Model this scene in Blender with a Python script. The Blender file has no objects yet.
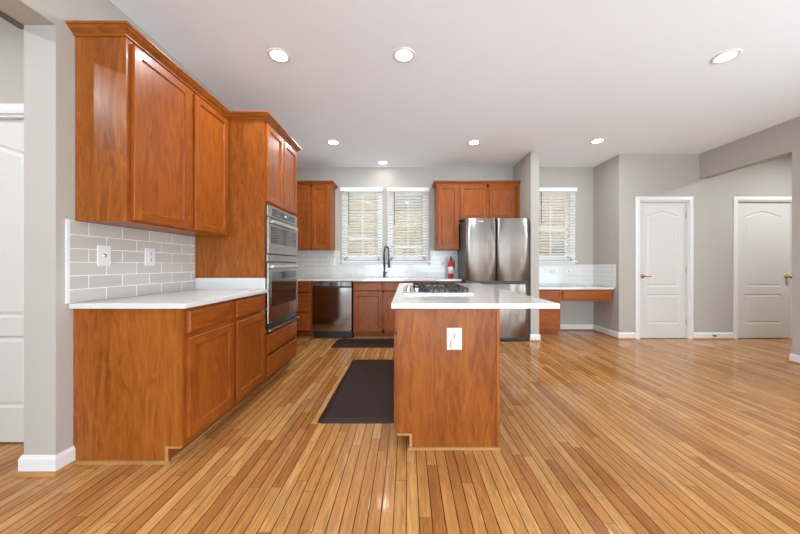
import bpy, bmesh, math, random
from mathutils import Vector, Matrix

random.seed(7)
S = bpy.context.scene
COL = S.collection
R = math.radians
FPX, VX, VY, W, H = 305.0, 407.0, 265.0, 800, 534      # focal length and vanishing point of the photograph, px
EYE = 1.12
CEIL = 2.80

# ------------------------------------------------------------------ camera
cam = bpy.data.cameras.new('camera')
cam.sensor_width = 36.0
cam.lens = 36.0 * FPX / W
cam.shift_x = -(VX - W / 2) / W
cam.shift_y = (VY - H / 2) / W
cam.clip_start = 0.05
cam.clip_end = 200
cam_ob = bpy.data.objects.new('camera', cam)
cam_ob.location = (0, 0, EYE)
cam_ob.rotation_euler = (R(90), 0, 0)
COL.objects.link(cam_ob)
S.camera = cam_ob

# ------------------------------------------------------------------ view, world, daylight and added fill lamps
S.view_settings.view_transform = 'Standard'
S.view_settings.look = 'None'
S.view_settings.gamma = 1.0
S.view_settings.use_curve_mapping = False
S.view_settings.exposure = 0.15
try:
    S.cycles.use_denoising = True
    S.cycles.max_bounces = 12
    S.cycles.diffuse_bounces = 8
    S.cycles.sample_clamp_indirect = 8
except Exception:
    pass
world = bpy.data.worlds.new('sky')
S.world = world
world.use_nodes = True
bg = world.node_tree.nodes['Background']
bg.inputs['Color'].default_value = (0.92, 0.96, 1.0, 1)
bg.inputs['Strength'].default_value = 4.6

REAR_FILL = 2       # fill light set in each added, unseen rear opening
UP_FILL = 98   # upward fill added to brighten the ceiling; no source there
FILL_TINT = (0.60, 0.83, 1.0)  # cool tint of the added upward fill


def area_light(name, loc, rot, sx, sy, power, color=(0.90, 0.96, 1.0)):
    l = bpy.data.lights.new(name, 'AREA')
    l.shape = 'RECTANGLE'
    l.size, l.size_y = sx, sy
    l.energy = power
    l.color = color
    o = bpy.data.objects.new(name, l)
    o.location = loc
    o.rotation_euler = rot
    COL.objects.link(o)
    return o


# fill lamps in added, unseen openings behind the camera (wall_rear has these openings)
REAR = -3.6
for cx in (-1.0, 1.2, 3.4):
    area_light('rear_opening_fill', (cx, REAR - 0.10, 1.25), (R(90), 0, 0), 1.7, 2.2, REAR_FILL)
    area_light('rear_up_fill', (cx, REAR - 0.75, 0.85), (R(132), 0, 0), 1.7, 1.9, UP_FILL * (0.55 if cx > 3 else 1.15), FILL_TINT)  # lamp added behind the camera, tilted up to lift the ceiling
# daylight of the glazed patio door of the open area, in the right wall outside the frame
area_light('side_door_daylight', (4.60, 0.4, 1.2), (R(90), 0, R(90)), 2.2, 2.1, 1)
area_light('side_up_fill', (4.57, 0.4, 0.70), (R(128), 0, R(90)), 2.2, 1.0, 62, FILL_TINT)  # extra upward ceiling fill added beside the door light

LAMP_W = 10


# ------------------------------------------------------------------ node helpers
def new_mat(name):
    m = bpy.data.materials.new(name)
    m.use_nodes = True
    nt = m.node_tree
    return m, nt, nt.nodes['Principled BSDF']


def N(nt, t, **kw):
    n = nt.nodes.new(t)
    for k, v in kw.items():
        if k.startswith('i_'):
            n.inputs[k[2:].replace('_', ' ')].default_value = v
        else:
            setattr(n, k, v)
    return n


def L(nt, a, b):
    nt.links.new(a, b)


def math_n(nt, op, a, b=None, c=None):
    n = nt.nodes.new('ShaderNodeMath')
    n.operation = op
    for i, v in enumerate((a, b, c)):
        if v is None:
            continue
        if isinstance(v, (int, float)):
            n.inputs[i].default_value = v
        else:
            nt.links.new(v, n.inputs[i])
    return n.outputs[0]


def mixc(nt, fac, a, b, mode='MIX'):
    n = nt.nodes.new('ShaderNodeMix')
    n.data_type = 'RGBA'
    n.blend_type = mode
    for i, v in ((0, fac), (6, a), (7, b)):
        if isinstance(v, (int, float)):
            n.inputs[i].default_value = v
        elif isinstance(v, tuple):
            n.inputs[i].default_value = v if len(v) == 4 else (*v, 1)
        else:
            nt.links.new(v, n.inputs[i])
    return n.outputs[2]


def flat(name, col, rough=0.5, metal=0.0, coat=0.0, bump=0.0, bscale=200, var=0.03, spec=0.5):
    """plain paint / plastic / metal with a faint procedural mottling"""
    m, nt, p = new_mat(name)
    tc = N(nt, 'ShaderNodeTexCoord')
    no = N(nt, 'ShaderNodeTexNoise')
    no.inputs['Scale'].default_value = 3.0
    no.inputs['Detail'].default_value = 3
    L(nt, tc.outputs['Object'], no.inputs['Vector'])
    dark = tuple(c * (1 - var) for c in col)
    lite = tuple(min(1, c * (1 + var)) for c in col)
    L(nt, mixc(nt, no.outputs['Fac'], dark, lite), p.inputs['Base Color'])
    p.inputs['Roughness'].default_value = rough
    p.inputs['Metallic'].default_value = metal
    p.inputs['Coat Weight'].default_value = coat
    p.inputs['Coat Roughness'].default_value = 0.08
    p.inputs['Specular IOR Level'].default_value = spec
    if bump:
        n2 = N(nt, 'ShaderNodeTexNoise')
        n2.inputs['Scale'].default_value = bscale
        L(nt, tc.outputs['Object'], n2.inputs['Vector'])
        b = N(nt, 'ShaderNodeBump')
        b.inputs['Strength'].default_value = bump
        b.inputs['Distance'].default_value = 0.002
        L(nt, n2.outputs['Fac'], b.inputs['Height'])
        L(nt, b.outputs['Normal'], p.inputs['Normal'])
    return m


def wood(name, axis, c_dark, c_mid, c_lite, rough=0.36, coat=0.05):
    """cherry veneer; axis = grain direction of the part in its own coordinates"""
    m, nt, p = new_mat(name)
    tc = N(nt, 'ShaderNodeTexCoord')
    oi = N(nt, 'ShaderNodeObjectInfo')
    off = N(nt, 'ShaderNodeVectorMath', operation='SCALE')
    cmb = N(nt, 'ShaderNodeCombineXYZ')
    for i in range(3):
        L(nt, oi.outputs['Random'], cmb.inputs[i])
    L(nt, cmb.outputs[0], off.inputs[0])
    off.inputs['Scale'].default_value = 17.0
    add = N(nt, 'ShaderNodeVectorMath', operation='ADD')
    L(nt, tc.outputs['Object'], add.inputs[0])
    L(nt, off.outputs[0], add.inputs[1])

    def stretched(scale_long, scale_cross, detail, dist, rgh=0.55):
        mp = N(nt, 'ShaderNodeMapping')
        s = [scale_cross] * 3
        s['XYZ'.index(axis)] = scale_long
        mp.inputs['Scale'].default_value = s
        L(nt, add.outputs[0], mp.inputs['Vector'])
        n = N(nt, 'ShaderNodeTexNoise')
        n.inputs['Scale'].default_value = 1.0
        n.inputs['Detail'].default_value = detail
        n.inputs['Roughness'].default_value = rgh
        n.inputs['Distortion'].default_value = dist
        L(nt, mp.outputs[0], n.inputs['Vector'])
        return n.outputs['Fac']
    figure = stretched(3.0, 15.0, 5, 2.2, 0.62)
    grain = stretched(4.0, 130.0, 3, 0.3)
    broad = stretched(0.35, 5.0, 2, 0.0)
    r = N(nt, 'ShaderNodeValToRGB')
    e = r.color_ramp.elements
    e[0].position, e[0].color = 0.36, (*c_dark, 1)
    e[1].position, e[1].color = 0.65, (*c_lite, 1)
    k = e.new(0.5)
    k.color = (*c_mid, 1)
    f = math_n(nt, 'ADD', math_n(nt, 'MULTIPLY', figure, 0.55), math_n(nt, 'MULTIPLY', broad, 0.30))
    f = math_n(nt, 'ADD', f, math_n(nt, 'MULTIPLY', grain, 0.15))
    L(nt, f, r.inputs['Fac'])
    L(nt, r.outputs['Color'], p.inputs['Base Color'])
    p.inputs['Roughness'].default_value = rough
    p.inputs['Coat Weight'].default_value = coat
    p.inputs['Coat Roughness'].default_value = 0.12
    p.inputs['Specular IOR Level'].default_value = 0.25
    b = N(nt, 'ShaderNodeBump')
    b.inputs['Strength'].default_value = 0.06
    b.inputs['Distance'].default_value = 0.001
    L(nt, grain, b.inputs['Height'])
    L(nt, b.outputs['Normal'], p.inputs['Normal'])
    return m


def floor_mat():
    m, nt, p = new_mat('oak strip flooring')
    tc = N(nt, 'ShaderNodeTexCoord')
    sep = N(nt, 'ShaderNodeSeparateXYZ')
    L(nt, tc.outputs['Object'], sep.inputs[0])
    BW = 0.0567
    u = math_n(nt, 'DIVIDE', math_n(nt, 'ADD', sep.outputs['X'], 20.0 + 0.018), BW)
    col = math_n(nt, 'FLOOR', u)
    fu = math_n(nt, 'FRACT', u)
    wn = N(nt, 'ShaderNodeTexWhiteNoise', noise_dimensions='1D')
    L(nt, col, wn.inputs['W'])
    wn2 = N(nt, 'ShaderNodeTexWhiteNoise', noise_dimensions='1D')
    L(nt, math_n(nt, 'ADD', col, 511.3), wn2.inputs['W'])
    ln = math_n(nt, 'MULTIPLY_ADD', wn2.outputs['Value'], 0.45, 0.55)         # board length per row
    v = math_n(nt, 'DIVIDE', math_n(nt, 'MULTIPLY_ADD', wn.outputs['Value'], 3.0, math_n(nt, 'ADD', sep.outputs['Y'], 30.0)), ln)
    seg = math_n(nt, 'FLOOR', v)
    fv = math_n(nt, 'FRACT', v)
    cid = N(nt, 'ShaderNodeCombineXYZ')
    L(nt, col, cid.inputs[0])
    L(nt, seg, cid.inputs[1])
    wn3 = N(nt, 'ShaderNodeTexWhiteNoise', noise_dimensions='3D')
    L(nt, cid.outputs[0], wn3.inputs['Vector'])
    # board tone
    r = N(nt, 'ShaderNodeValToRGB')
    e = r.color_ramp.elements
    e[0].position, e[0].color = 0.0, (*FLOOR_C[0], 1)
    e[1].position, e[1].color = 1.0, (*FLOOR_C[3], 1)
    for pos, c in ((0.22, FLOOR_C[1]), (0.6, FLOOR_C[2])):
        k = e.new(pos)
        k.color = (*c, 1)
    L(nt, wn3.outputs['Value'], r.inputs['Fac'])
    # grain, different in each board
    vec = N(nt, 'ShaderNodeCombineXYZ')
    L(nt, math_n(nt, 'MULTIPLY', sep.outputs['X'], 55.0), vec.inputs[0])
    L(nt, math_n(nt, 'MULTIPLY', sep.outputs['Y'], 4.0), vec.inputs[1])
    L(nt, math_n(nt, 'MULTIPLY', wn3.outputs['Value'], 60.0), vec.inputs[2])
    g = N(nt, 'ShaderNodeTexNoise')
    g.inputs['Scale'].default_value = 1.0
    g.inputs['Detail'].default_value = 5
    g.inputs['Roughness'].default_value = 0.65
    g.inputs['Distortion'].default_value = 1.2
    L(nt, vec.outputs[0], g.inputs['Vector'])
    gr = N(nt, 'ShaderNodeMapRange')
    gr.inputs['From Min'].default_value = 0.3
    gr.inputs['From Max'].default_value = 0.7
    gr.inputs['To Min'].default_value = 0.56
    gr.inputs['To Max'].default_value = 1.16
    L(nt, g.outputs['Fac'], gr.inputs['Value'])
    gc = N(nt, 'ShaderNodeCombineXYZ')
    for i in range(3):
        L(nt, gr.outputs[0], gc.inputs[i])
    c1 = mixc(nt, 1.0, r.outputs['Color'], gc.outputs[0], 'MULTIPLY')
    # broad wear tone
    w = N(nt, 'ShaderNodeTexNoise')
    w.inputs['Scale'].default_value = 0.9
    w.inputs['Detail'].default_value = 2
    L(nt, tc.outputs['Object'], w.inputs['Vector'])
    c1 = mixc(nt, math_n(nt, 'MULTIPLY', w.outputs['Fac'], 0.22), c1, (0.30, 0.14, 0.05))
    # seams
    du = math_n(nt, 'MULTIPLY', math_n(nt, 'MINIMUM', fu, math_n(nt, 'SUBTRACT', 1.0, fu)), BW)
    dv = math_n(nt, 'MULTIPLY', math_n(nt, 'MINIMUM', fv, math_n(nt, 'SUBTRACT', 1.0, fv)), ln)
    su = N(nt, 'ShaderNodeMapRange', interpolation_type='SMOOTHSTEP')
    su.inputs['From Min'].default_value = 0.0011
    su.inputs['From Max'].default_value = 0.0028
    L(nt, du, su.inputs['Value'])
    sv = N(nt, 'ShaderNodeMapRange', interpolation_type='SMOOTHSTEP')
    sv.inputs['From Min'].default_value = 0.0004
    sv.inputs['From Max'].default_value = 0.0018
    L(nt, dv, sv.inputs['Value'])
    seam = math_n(nt, 'MINIMUM', su.outputs[0], math_n(nt, 'MULTIPLY_ADD', sv.outputs[0], 0.6, 0.4))
    L(nt, mixc(nt, seam, (0.04, 0.015, 0.005), c1), p.inputs['Base Color'])
    p.inputs['Roughness'].default_value = 0.09
    p.inputs['Specular IOR Level'].default_value = 0.22
    # each board very slightly crowned
    h = math_n(nt, 'MINIMUM', math_n(nt, 'DIVIDE', du, 0.006), 1.0)
    b = N(nt, 'ShaderNodeBump')
    b.inputs['Strength'].default_value = 0.25
    b.inputs['Distance'].default_value = 0.0012
    L(nt, math_n(nt, 'ADD', h, math_n(nt, 'MULTIPLY', g.outputs['Fac'], 0.15)), b.inputs['Height'])
    L(nt, b.outputs['Normal'], p.inputs['Normal'])
    return m


def tile_mat(name, ua, u0, z_top, c1, c2, grout, w=0.2127, h=0.0773):
    """running-bond tile; ua = in-plane horizontal axis, u0 a joint of the first row below z_top (own coordinates)"""
    m, nt, p = new_mat(name)
    tc = N(nt, 'ShaderNodeTexCoord')
    sep = N(nt, 'ShaderNodeSeparateXYZ')
    L(nt, tc.outputs['Object'], sep.inputs[0])
    v = math_n(nt, 'DIVIDE', math_n(nt, 'SUBTRACT', z_top, sep.outputs['Z']), h)
    row = math_n(nt, 'FLOOR', v)
    fv = math_n(nt, 'FRACT', v)
    half = math_n(nt, 'MULTIPLY', math_n(nt, 'MODULO', math_n(nt, 'ADD', row, 40.0), 2.0), 0.5)
    u = math_n(nt, 'ADD', math_n(nt, 'DIVIDE', math_n(nt, 'SUBTRACT', sep.outputs[ua], u0), w), half)
    u = math_n(nt, 'ADD', u, 60.0)
    cu = math_n(nt, 'FLOOR', u)
    fu = math_n(nt, 'FRACT', u)
    du = math_n(nt, 'MULTIPLY', math_n(nt, 'MINIMUM', fu, math_n(nt, 'SUBTRACT', 1.0, fu)), w)
    dv = math_n(nt, 'MULTIPLY', math_n(nt, 'MINIMUM', fv, math_n(nt, 'SUBTRACT', 1.0, fv)), h)
    d = math_n(nt, 'MINIMUM', du, dv)
    mr = N(nt, 'ShaderNodeMapRange', interpolation_type='SMOOTHSTEP')
    mr.inputs['From Min'].default_value = 0.0016
    mr.inputs['From Max'].default_value = 0.0032
    L(nt, d, mr.inputs['Value'])
    cid = N(nt, 'ShaderNodeCombineXYZ')
    L(nt, cu, cid.inputs[0])
    L(nt, row, cid.inputs[1])
    wn = N(nt, 'ShaderNodeTexWhiteNoise', noise_dimensions='3D')
    L(nt, cid.outputs[0], wn.inputs['Vector'])
    L(nt, mixc(nt, mr.outputs[0], grout, mixc(nt, wn.outputs['Value'], c1, c2)), p.inputs['Base Color'])
    ro = math_n(nt, 'MULTIPLY_ADD', mr.outputs[0], -0.55, 0.7)
    L(nt, ro, p.inputs['Roughness'])
    b = N(nt, 'ShaderNodeBump')
    b.inputs['Strength'].default_value = 0.5
    b.inputs['Distance'].default_value = 0.0015
    L(nt, mr.outputs[0], b.inputs['Height'])
    L(nt, b.outputs['Normal'], p.inputs['Normal'])
    return m


def steel_mat(name, col, rough=0.28, streak=0.5, aniso=0.9, wave=7.0):
    m, nt, p = new_mat(name)
    tc = N(nt, 'ShaderNodeTexCoord')
    mp = N(nt, 'ShaderNodeMapping')
    mp.inputs['Scale'].default_value = (wave, wave, 0.15)
    L(nt, tc.outputs['Object'], mp.inputs['Vector'])
    n = N(nt, 'ShaderNodeTexNoise')
    n.inputs['Scale'].default_value = 1.0
    n.inputs['Detail'].default_value = 1.0
    L(nt, mp.outputs[0], n.inputs['Vector'])
    b = N(nt, 'ShaderNodeBump')                       # thin sheet, very slightly wavy across
    b.inputs['Strength'].default_value = streak
    b.inputs['Distance'].default_value = 0.012
    L(nt, n.outputs['Fac'], b.inputs['Height'])
    mp2 = N(nt, 'ShaderNodeMapping')
    mp2.inputs['Scale'].default_value = (900.0, 900.0, 6.0)
    L(nt, tc.outputs['Object'], mp2.inputs['Vector'])
    n2 = N(nt, 'ShaderNodeTexNoise')
    n2.inputs['Scale'].default_value = 1.0
    L(nt, mp2.outputs[0], n2.inputs['Vector'])
    L(nt, mixc(nt, n2.outputs['Fac'], tuple(c * 0.94 for c in col), tuple(min(1, c * 1.05) for c in col)), p.inputs['Base Color'])
    L(nt, b.outputs['Normal'], p.inputs['Normal'])
    p.inputs['Metallic'].default_value = 1.0
    p.inputs['Roughness'].default_value = rough
    p.inputs['Anisotropic'].default_value = aniso
    p.inputs['Anisotropic Rotation'].default_value = 0.25
    tg = N(nt, 'ShaderNodeTangent', direction_type='RADIAL', axis='Z')
    L(nt, tg.outputs[0], p.inputs['Tangent'])
    return m


def emit_mat(name, col, strength):
    m, nt, p = new_mat(name)
    p.inputs['Base Color'].default_value = (0.9, 0.9, 0.9, 1)
    p.inputs['Emission Color'].default_value = (*col, 1)
    p.inputs['Emission Strength'].default_value = strength
    return m


def pane_mat():
    m, nt, p = new_mat('window glass')
    out = [n for n in nt.nodes if n.type == 'OUTPUT_MATERIAL'][0]
    tr = N(nt, 'ShaderNodeBsdfTransparent')
    tr.inputs['Color'].default_value = (0.96, 0.98, 0.97, 1)
    gl = N(nt, 'ShaderNodeBsdfGlossy')
    gl.inputs['Roughness'].default_value = 0.02
    mx = N(nt, 'ShaderNodeMixShader')
    mx.inputs[0].default_value = 0.06
    L(nt, tr.outputs[0], mx.inputs[1])
    L(nt, gl.outputs[0], mx.inputs[2])
    L(nt, mx.outputs[0], out.inputs['Surface'])
    nt.nodes.remove(p)
    return m


def siding_mat():
    m, nt, p = new_mat('tan lap siding')
    tc = N(nt, 'ShaderNodeTexCoord')
    sep = N(nt, 'ShaderNodeSeparateXYZ')
    L(nt, tc.outputs['Object'], sep.inputs[0])
    f = math_n(nt, 'FRACT', math_n(nt, 'DIVIDE', sep.outputs['Z'], 0.115))
    line = math_n(nt, 'LESS_THAN', f, 0.10)
    L(nt, mixc(nt, line, (0.185, 0.128, 0.050), (0.050, 0.033, 0.012)), p.inputs['Base Color'])
    b = N(nt, 'ShaderNodeBump')
    b.inputs['Strength'].default_value = 0.8
    b.inputs['Distance'].default_value = 0.02
    L(nt, math_n(nt, 'SUBTRACT', 1.0, f), b.inputs['Height'])
    L(nt, b.outputs['Normal'], p.inputs['Normal'])
    p.inputs['Roughness'].default_value = 0.7
    return m


# ------------------------------------------------------------------ palette (linear)
FLOOR_C = [(0.41, 0.160, 0.045), (0.52, 0.228, 0.069), (0.59, 0.280, 0.090), (0.68, 0.360, 0.130)]
M_WOOD = ((0.180, 0.043, 0.0055), (0.285, 0.078, 0.0105), (0.375, 0.118, 0.018))
M_DOOR = ((0.185, 0.037, 0.0040), (0.285, 0.068, 0.0080), (0.375, 0.104, 0.013))
M = {}
M['wv'] = wood('cherry veneer upright grain', 'Z', *M_WOOD)
M['wh'] = wood('cherry veneer level grain', 'X', *M_WOOD)
M['dv'] = wood('solid cherry upright grain', 'Z', *M_DOOR)
M['dh'] = wood('solid cherry level grain', 'X', *M_DOOR)
M['shoe'] = wood('light oak shoe', 'X', (0.36, 0.165, 0.055), (0.44, 0.215, 0.08), (0.50, 0.27, 0.11), 0.4, 0.1)
M['dark_wood'] = flat('shadowed cabinet inside', (0.10, 0.035, 0.01), 0.6)
M['floor'] = floor_mat()
M['paint'] = flat('warm grey wall paint', (0.455, 0.420, 0.378), 0.75, var=0.012, bump=0.05, bscale=350)
M['ceil'] = flat('white ceiling paint', (0.90, 0.945, 0.99), 0.9, var=0.008)
M['white'] = flat('white trim enamel', (0.76, 0.75, 0.74), 0.38, var=0.01)
M['doorw'] = flat('white door enamel', (0.67, 0.645, 0.61), 0.42, var=0.01)
M['quartz'] = flat('white quartz', (0.68, 0.665, 0.64), 0.10, var=0.035)
M['plate'] = flat('white plastic', (0.74, 0.735, 0.72), 0.3, var=0.01)
M['slot'] = flat('dark slot', (0.04, 0.04, 0.04), 0.5)
M['steel'] = steel_mat('brushed stainless steel', (0.45, 0.415, 0.38), 0.46, 0.9, 0.95, 9.0)
M['steel3'] = steel_mat('mirror-like dark stainless', (0.40, 0.36, 0.33), 0.13, 0.08, 0.3)
M['steel2'] = steel_mat('oven stainless steel', (0.38, 0.35, 0.32), 0.25, 0.15)
M['chrome'] = flat('bright steel', (0.78, 0.77, 0.75), 0.15, 1.0)
M['dsteel'] = flat('dark grey side panel', (0.11, 0.11, 0.115), 0.45)
M['glass_b'] = flat('black oven glass', (0.012, 0.011, 0.010), 0.06, coat=0.5)
M['black'] = flat('black plastic', (0.015, 0.015, 0.016), 0.4)
M['iron'] = flat('black cast iron', (0.022, 0.022, 0.024), 0.5, bump=0.2, bscale=500)
M['bronze'] = flat('dark faucet metal', (0.06, 0.055, 0.05), 0.25, 0.9)
M['brass'] = flat('aged brass', (0.55, 0.34, 0.11), 0.25, 1.0)
M['red'] = flat('red enamel', (0.55, 0.012, 0.014), 0.25)
M['mat'] = flat('dark brown rubber mat', (0.030, 0.014, 0.012), 0.5, bump=0.4, bscale=260, var=0.15, spec=0.25)
M['slat'] = flat('white faux wood slat', (0.86, 0.86, 0.84), 0.4, var=0.01)
M['concrete'] = flat('pale concrete', (0.62, 0.61, 0.58), 0.8)
M['cord'] = flat('grey cord', (0.30, 0.29, 0.27), 0.7)
M['grey_pane'] = flat('grey green shaded pane', (0.065, 0.075, 0.065), 0.6)
M['pane'] = pane_mat()
M['siding'] = siding_mat()
M['house_trim'] = flat('beige house trim', (0.14, 0.125, 0.105), 0.6)
M['tray'] = flat('satin steel', (0.62, 0.61, 0.59), 0.32, 1.0)
M['lens'] = emit_mat('lamp lens', (1.0, 0.98, 0.95), 14.0)
M['disp'] = emit_mat('oven display', (0.75, 0.9, 1.0), 0.6)
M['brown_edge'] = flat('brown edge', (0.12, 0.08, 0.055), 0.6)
TB1, TB2 = (0.62, 0.61, 0.585), (0.67, 0.66, 0.635)  # left wall tile again, with daylight brightness put into the colour
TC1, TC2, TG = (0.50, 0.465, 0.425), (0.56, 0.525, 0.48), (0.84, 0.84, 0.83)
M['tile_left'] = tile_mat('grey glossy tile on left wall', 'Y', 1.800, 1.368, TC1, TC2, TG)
M['tile_back_daylit'] = tile_mat('grey glossy tile on back wall', 'X', 0.03, 1.368, TB1, TB2, TG)


# ------------------------------------------------------------------ mesh builder
class MB:
    def __init__(self):
        self.v, self.f, self.m, self.s = [], [], [], []

    def face(self, pts, mat=0, smooth=False):
        i = len(self.v)
        self.v += [tuple(p) for p in pts]
        self.f.append(tuple(range(i, i + len(pts))))
        self.m.append(mat)
        self.s.append(smooth)

    def mesh(self, verts, faces, mat=0, smooth=False):
        i = len(self.v)
        self.v += [tuple(p) for p in verts]
        for f in faces:
            self.f.append(tuple(k + i for k in f))
            self.m.append(mat)
            self.s.append(smooth)
        return self

    def box(self, x0, x1, y0, y1, z0, z1, mat=0):
        if x0 > x1: x0, x1 = x1, x0
        if y0 > y1: y0, y1 = y1, y0
        if z0 > z1: z0, z1 = z1, z0
        v = [(x0, y0, z0), (x1, y0, z0), (x1, y1, z0), (x0, y1, z0), (x0, y0, z1), (x1, y0, z1), (x1, y1, z1), (x0, y1, z1)]
        f = [(0, 3, 2, 1), (4, 5, 6, 7), (0, 1, 5, 4), (1, 2, 6, 5), (2, 3, 7, 6), (3, 0, 4, 7)]
        return self.mesh(v, f, mat)

    def cham(self, x0, x1, y0, y1, z0, z1, c=0.003, mat=0):
        """box with bevelled edges"""
        bm = bmesh.new()
        bmesh.ops.create_cube(bm, size=1.0)
        for v in bm.verts:
            v.co = Vector(((x0 + x1) / 2 + v.co.x * (x1 - x0), (y0 + y1) / 2 + v.co.y * (y1 - y0), (z0 + z1) / 2 + v.co.z * (z1 - z0)))
        c = min(c, 0.45 * min(abs(x1 - x0), abs(y1 - y0), abs(z1 - z0)))
        bmesh.ops.bevel(bm, geom=bm.edges[:], offset=c, segments=2, profile=0.5, affect='EDGES')
        return self.bm(bm, mat)

    def bm(self, bm, mat=0, smooth=False):
        bm.verts.index_update()
        self.mesh([v.co[:] for v in bm.verts], [[v.index for v in f.verts] for f in bm.faces], mat, smooth)
        bm.free()
        return self

    def tube(self, pts, r, n=10, mat=0, caps=True):
        pts = [Vector(p) for p in pts]
        rr = r if isinstance(r, (list, tuple)) else [r] * len(pts)
        ring0 = None
        vs, fs = [], []
        up = Vector((0, 0, 1))
        for i, p in enumerate(pts):
            t = (pts[min(i + 1, len(pts) - 1)] - pts[max(i - 1, 0)]).normalized()
            if ring0 is None:
                a = t.cross(up)
                if a.length < 1e-4:
                    a = t.cross(Vector((1, 0, 0)))
                a.normalize()
            else:
                a = ring0 - t * ring0.dot(t)
                a.normalize()
            ring0 = a
            b = t.cross(a)
            for k in range(n):
                an = 2 * math.pi * k / n
                vs.append(p + (a * math.cos(an) + b * math.sin(an)) * rr[i])
        for i in range(len(pts) - 1):
            for k in range(n):
                fs.append((i * n + k, i * n + (k + 1) % n, (i + 1) * n + (k + 1) % n, (i + 1) * n + k))
        self.mesh(vs, fs, mat, True)
        if caps:
            self.face(vs[:n][::-1], mat)
            self.face(vs[-n:], mat)
        return self

    def lathe(self, prof, c=(0, 0, 0), axis='Z', n=20, mat=0, smooth=True):
        vs, fs = [], []
        for (r, h) in prof:
            for k in range(n):
                an = 2 * math.pi * k / n
                a, b = r * math.cos(an), r * math.sin(an)
                p = {'Z': (a, b, h), 'Y': (a, h, b), 'X': (h, a, b)}[axis]
                vs.append((p[0] + c[0], p[1] + c[1], p[2] + c[2]))
        for i in range(len(prof) - 1):
            for k in range(n):
                fs.append((i * n + k, i * n + (k + 1) % n, (i + 1) * n + (k + 1) % n, (i + 1) * n + k))
        self.mesh(vs, fs, mat, smooth)
        if prof[0][0] > 1e-6:
            self.face(vs[:n][::-1], mat)
        if prof[-1][0] > 1e-6:
            self.face(vs[-n:], mat)
        return self

    def sweep(self, path, prof, mat=0, closed_prof=True):
        """profile (outward offset, z) mitred along a level path; outward is to the right of travel"""
        P = [Vector((p[0], p[1])) for p in path]
        nrm = []
        for i in range(len(P)):
            ns = []
            if i > 0:
                d = (P[i] - P[i - 1]).normalized()
                ns.append(Vector((d.y, -d.x)))
            if i < len(P) - 1:
                d = (P[i + 1] - P[i]).normalized()
                ns.append(Vector((d.y, -d.x)))
            if len(ns) == 1:
                nrm.append(ns[0])
            else:
                b = (ns[0] + ns[1]).normalized()
                nrm.append(b / max(0.2, b.dot(ns[0])))
        k = len(prof)
        vs = [(P[i].x + nrm[i].x * o, P[i].y + nrm[i].y * o, z) for i in range(len(P)) for (o, z) in prof]
        fs = []
        for i in range(len(P) - 1):
            for j in range(k):
                fs.append((i * k + j, (i + 1) * k + j, (i + 1) * k + (j + 1) % k, i * k + (j + 1) % k))
        self.mesh(vs, fs, mat)
        self.face(vs[:k], mat)
        self.face(vs[-k:][::-1], mat)
        return self

    def holed(self, axis, a0, a1, t0, t1, z0, z1, holes, mat=0):
        """a wall with rectangular openings: runs along X or Y from a0 to a1, thickness t0..t1; holes (a,b,za,zb)"""
        xs = sorted({a0, a1, *[h[0] for h in holes], *[h[1] for h in holes]})
        zs = sorted({z0, z1, *[h[2] for h in holes], *[h[3] for h in holes]})
        for i in range(len(xs) - 1):
            for j in range(len(zs) - 1):
                cx, cz = (xs[i] + xs[i + 1]) / 2, (zs[j] + zs[j + 1]) / 2
                if any(h[0] < cx < h[1] and h[2] < cz < h[3] for h in holes):
                    continue
                if axis == 'X':
                    self.box(xs[i], xs[i + 1], t0, t1, zs[j], zs[j + 1], mat)
                else:
                    self.box(t0, t1, xs[i], xs[i + 1], zs[j], zs[j + 1], mat)
        return self

    def build(self, name, mats, parent=None, loc=None):
        """ONE mesh object; with loc the mesh is given in world coordinates and moved to that origin"""
        me = bpy.data.meshes.new(name)
        vs = self.v if loc is None else [(a - loc[0], b - loc[1], c - loc[2]) for a, b, c in self.v]
        me.from_pydata(vs, [], self.f)
        if not isinstance(mats, (list, tuple)):
            mats = [mats]
        for q in mats:
            me.materials.append(M[q])
        for i, p in enumerate(me.polygons):
            p.material_index = self.m[i]
            p.use_smooth = self.s[i]
        bm = bmesh.new()
        bm.from_mesh(me)
        bmesh.ops.remove_doubles(bm, verts=bm.verts, dist=1e-6)
        bmesh.ops.recalc_face_normals(bm, faces=bm.faces)
        bm.to_mesh(me)
        bm.free()
        o = bpy.data.objects.new(name, me)
        COL.objects.link(o)
        if parent is not None:
            o.parent = parent
        elif loc is not None:
            o.location = loc
        return o


def tag(o, label=None, cat=None, group=None, kind=None):
    for k, v in (('label', label), ('category', cat), ('group', group), ('kind', kind)):
        if v:
            o[k] = v
    return o


def thing(name, label, cat, loc=(0, 0, 0), rz=0.0, group=None):
    o = bpy.data.objects.new(name, None)
    o.empty_display_size = 0.05
    o.location = loc
    o.rotation_euler = (0, 0, rz)
    COL.objects.link(o)
    return tag(o, label, cat, group)


def struct(name, mb, mats, parent=None):
    o = mb.build(name, mats, parent)
    if parent is None:
        o['kind'] = 'structure'
    return o


def copy_tree(o, parent=None):
    c = o.copy()
    COL.objects.link(c)
    if parent is not None:
        c.parent = parent
    for ch in list(o.children):
        copy_tree(ch, c)
    return c


# ------------------------------------------------------------------ room shell
LW0, LW1 = -2.06, -1.888          # left wall, hall side and room side
BK = 5.25                         # back wall face
PW = 4.62                         # pantry wall face
RW = 4.43                         # right wall plane
SW = 3.21                         # side wall of the desk nook
LEND = 1.64                       # free end of the left wall

struct('floor', MB().box(-4.5, 7.2, REAR - 0.1, BK + 0.2, -0.06, 0), 'floor')
struct('ceiling', MB().box(-4.6, 7.3, REAR - 0.2, BK + 0.3, CEIL, CEIL + 0.15), 'ceil')

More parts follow.
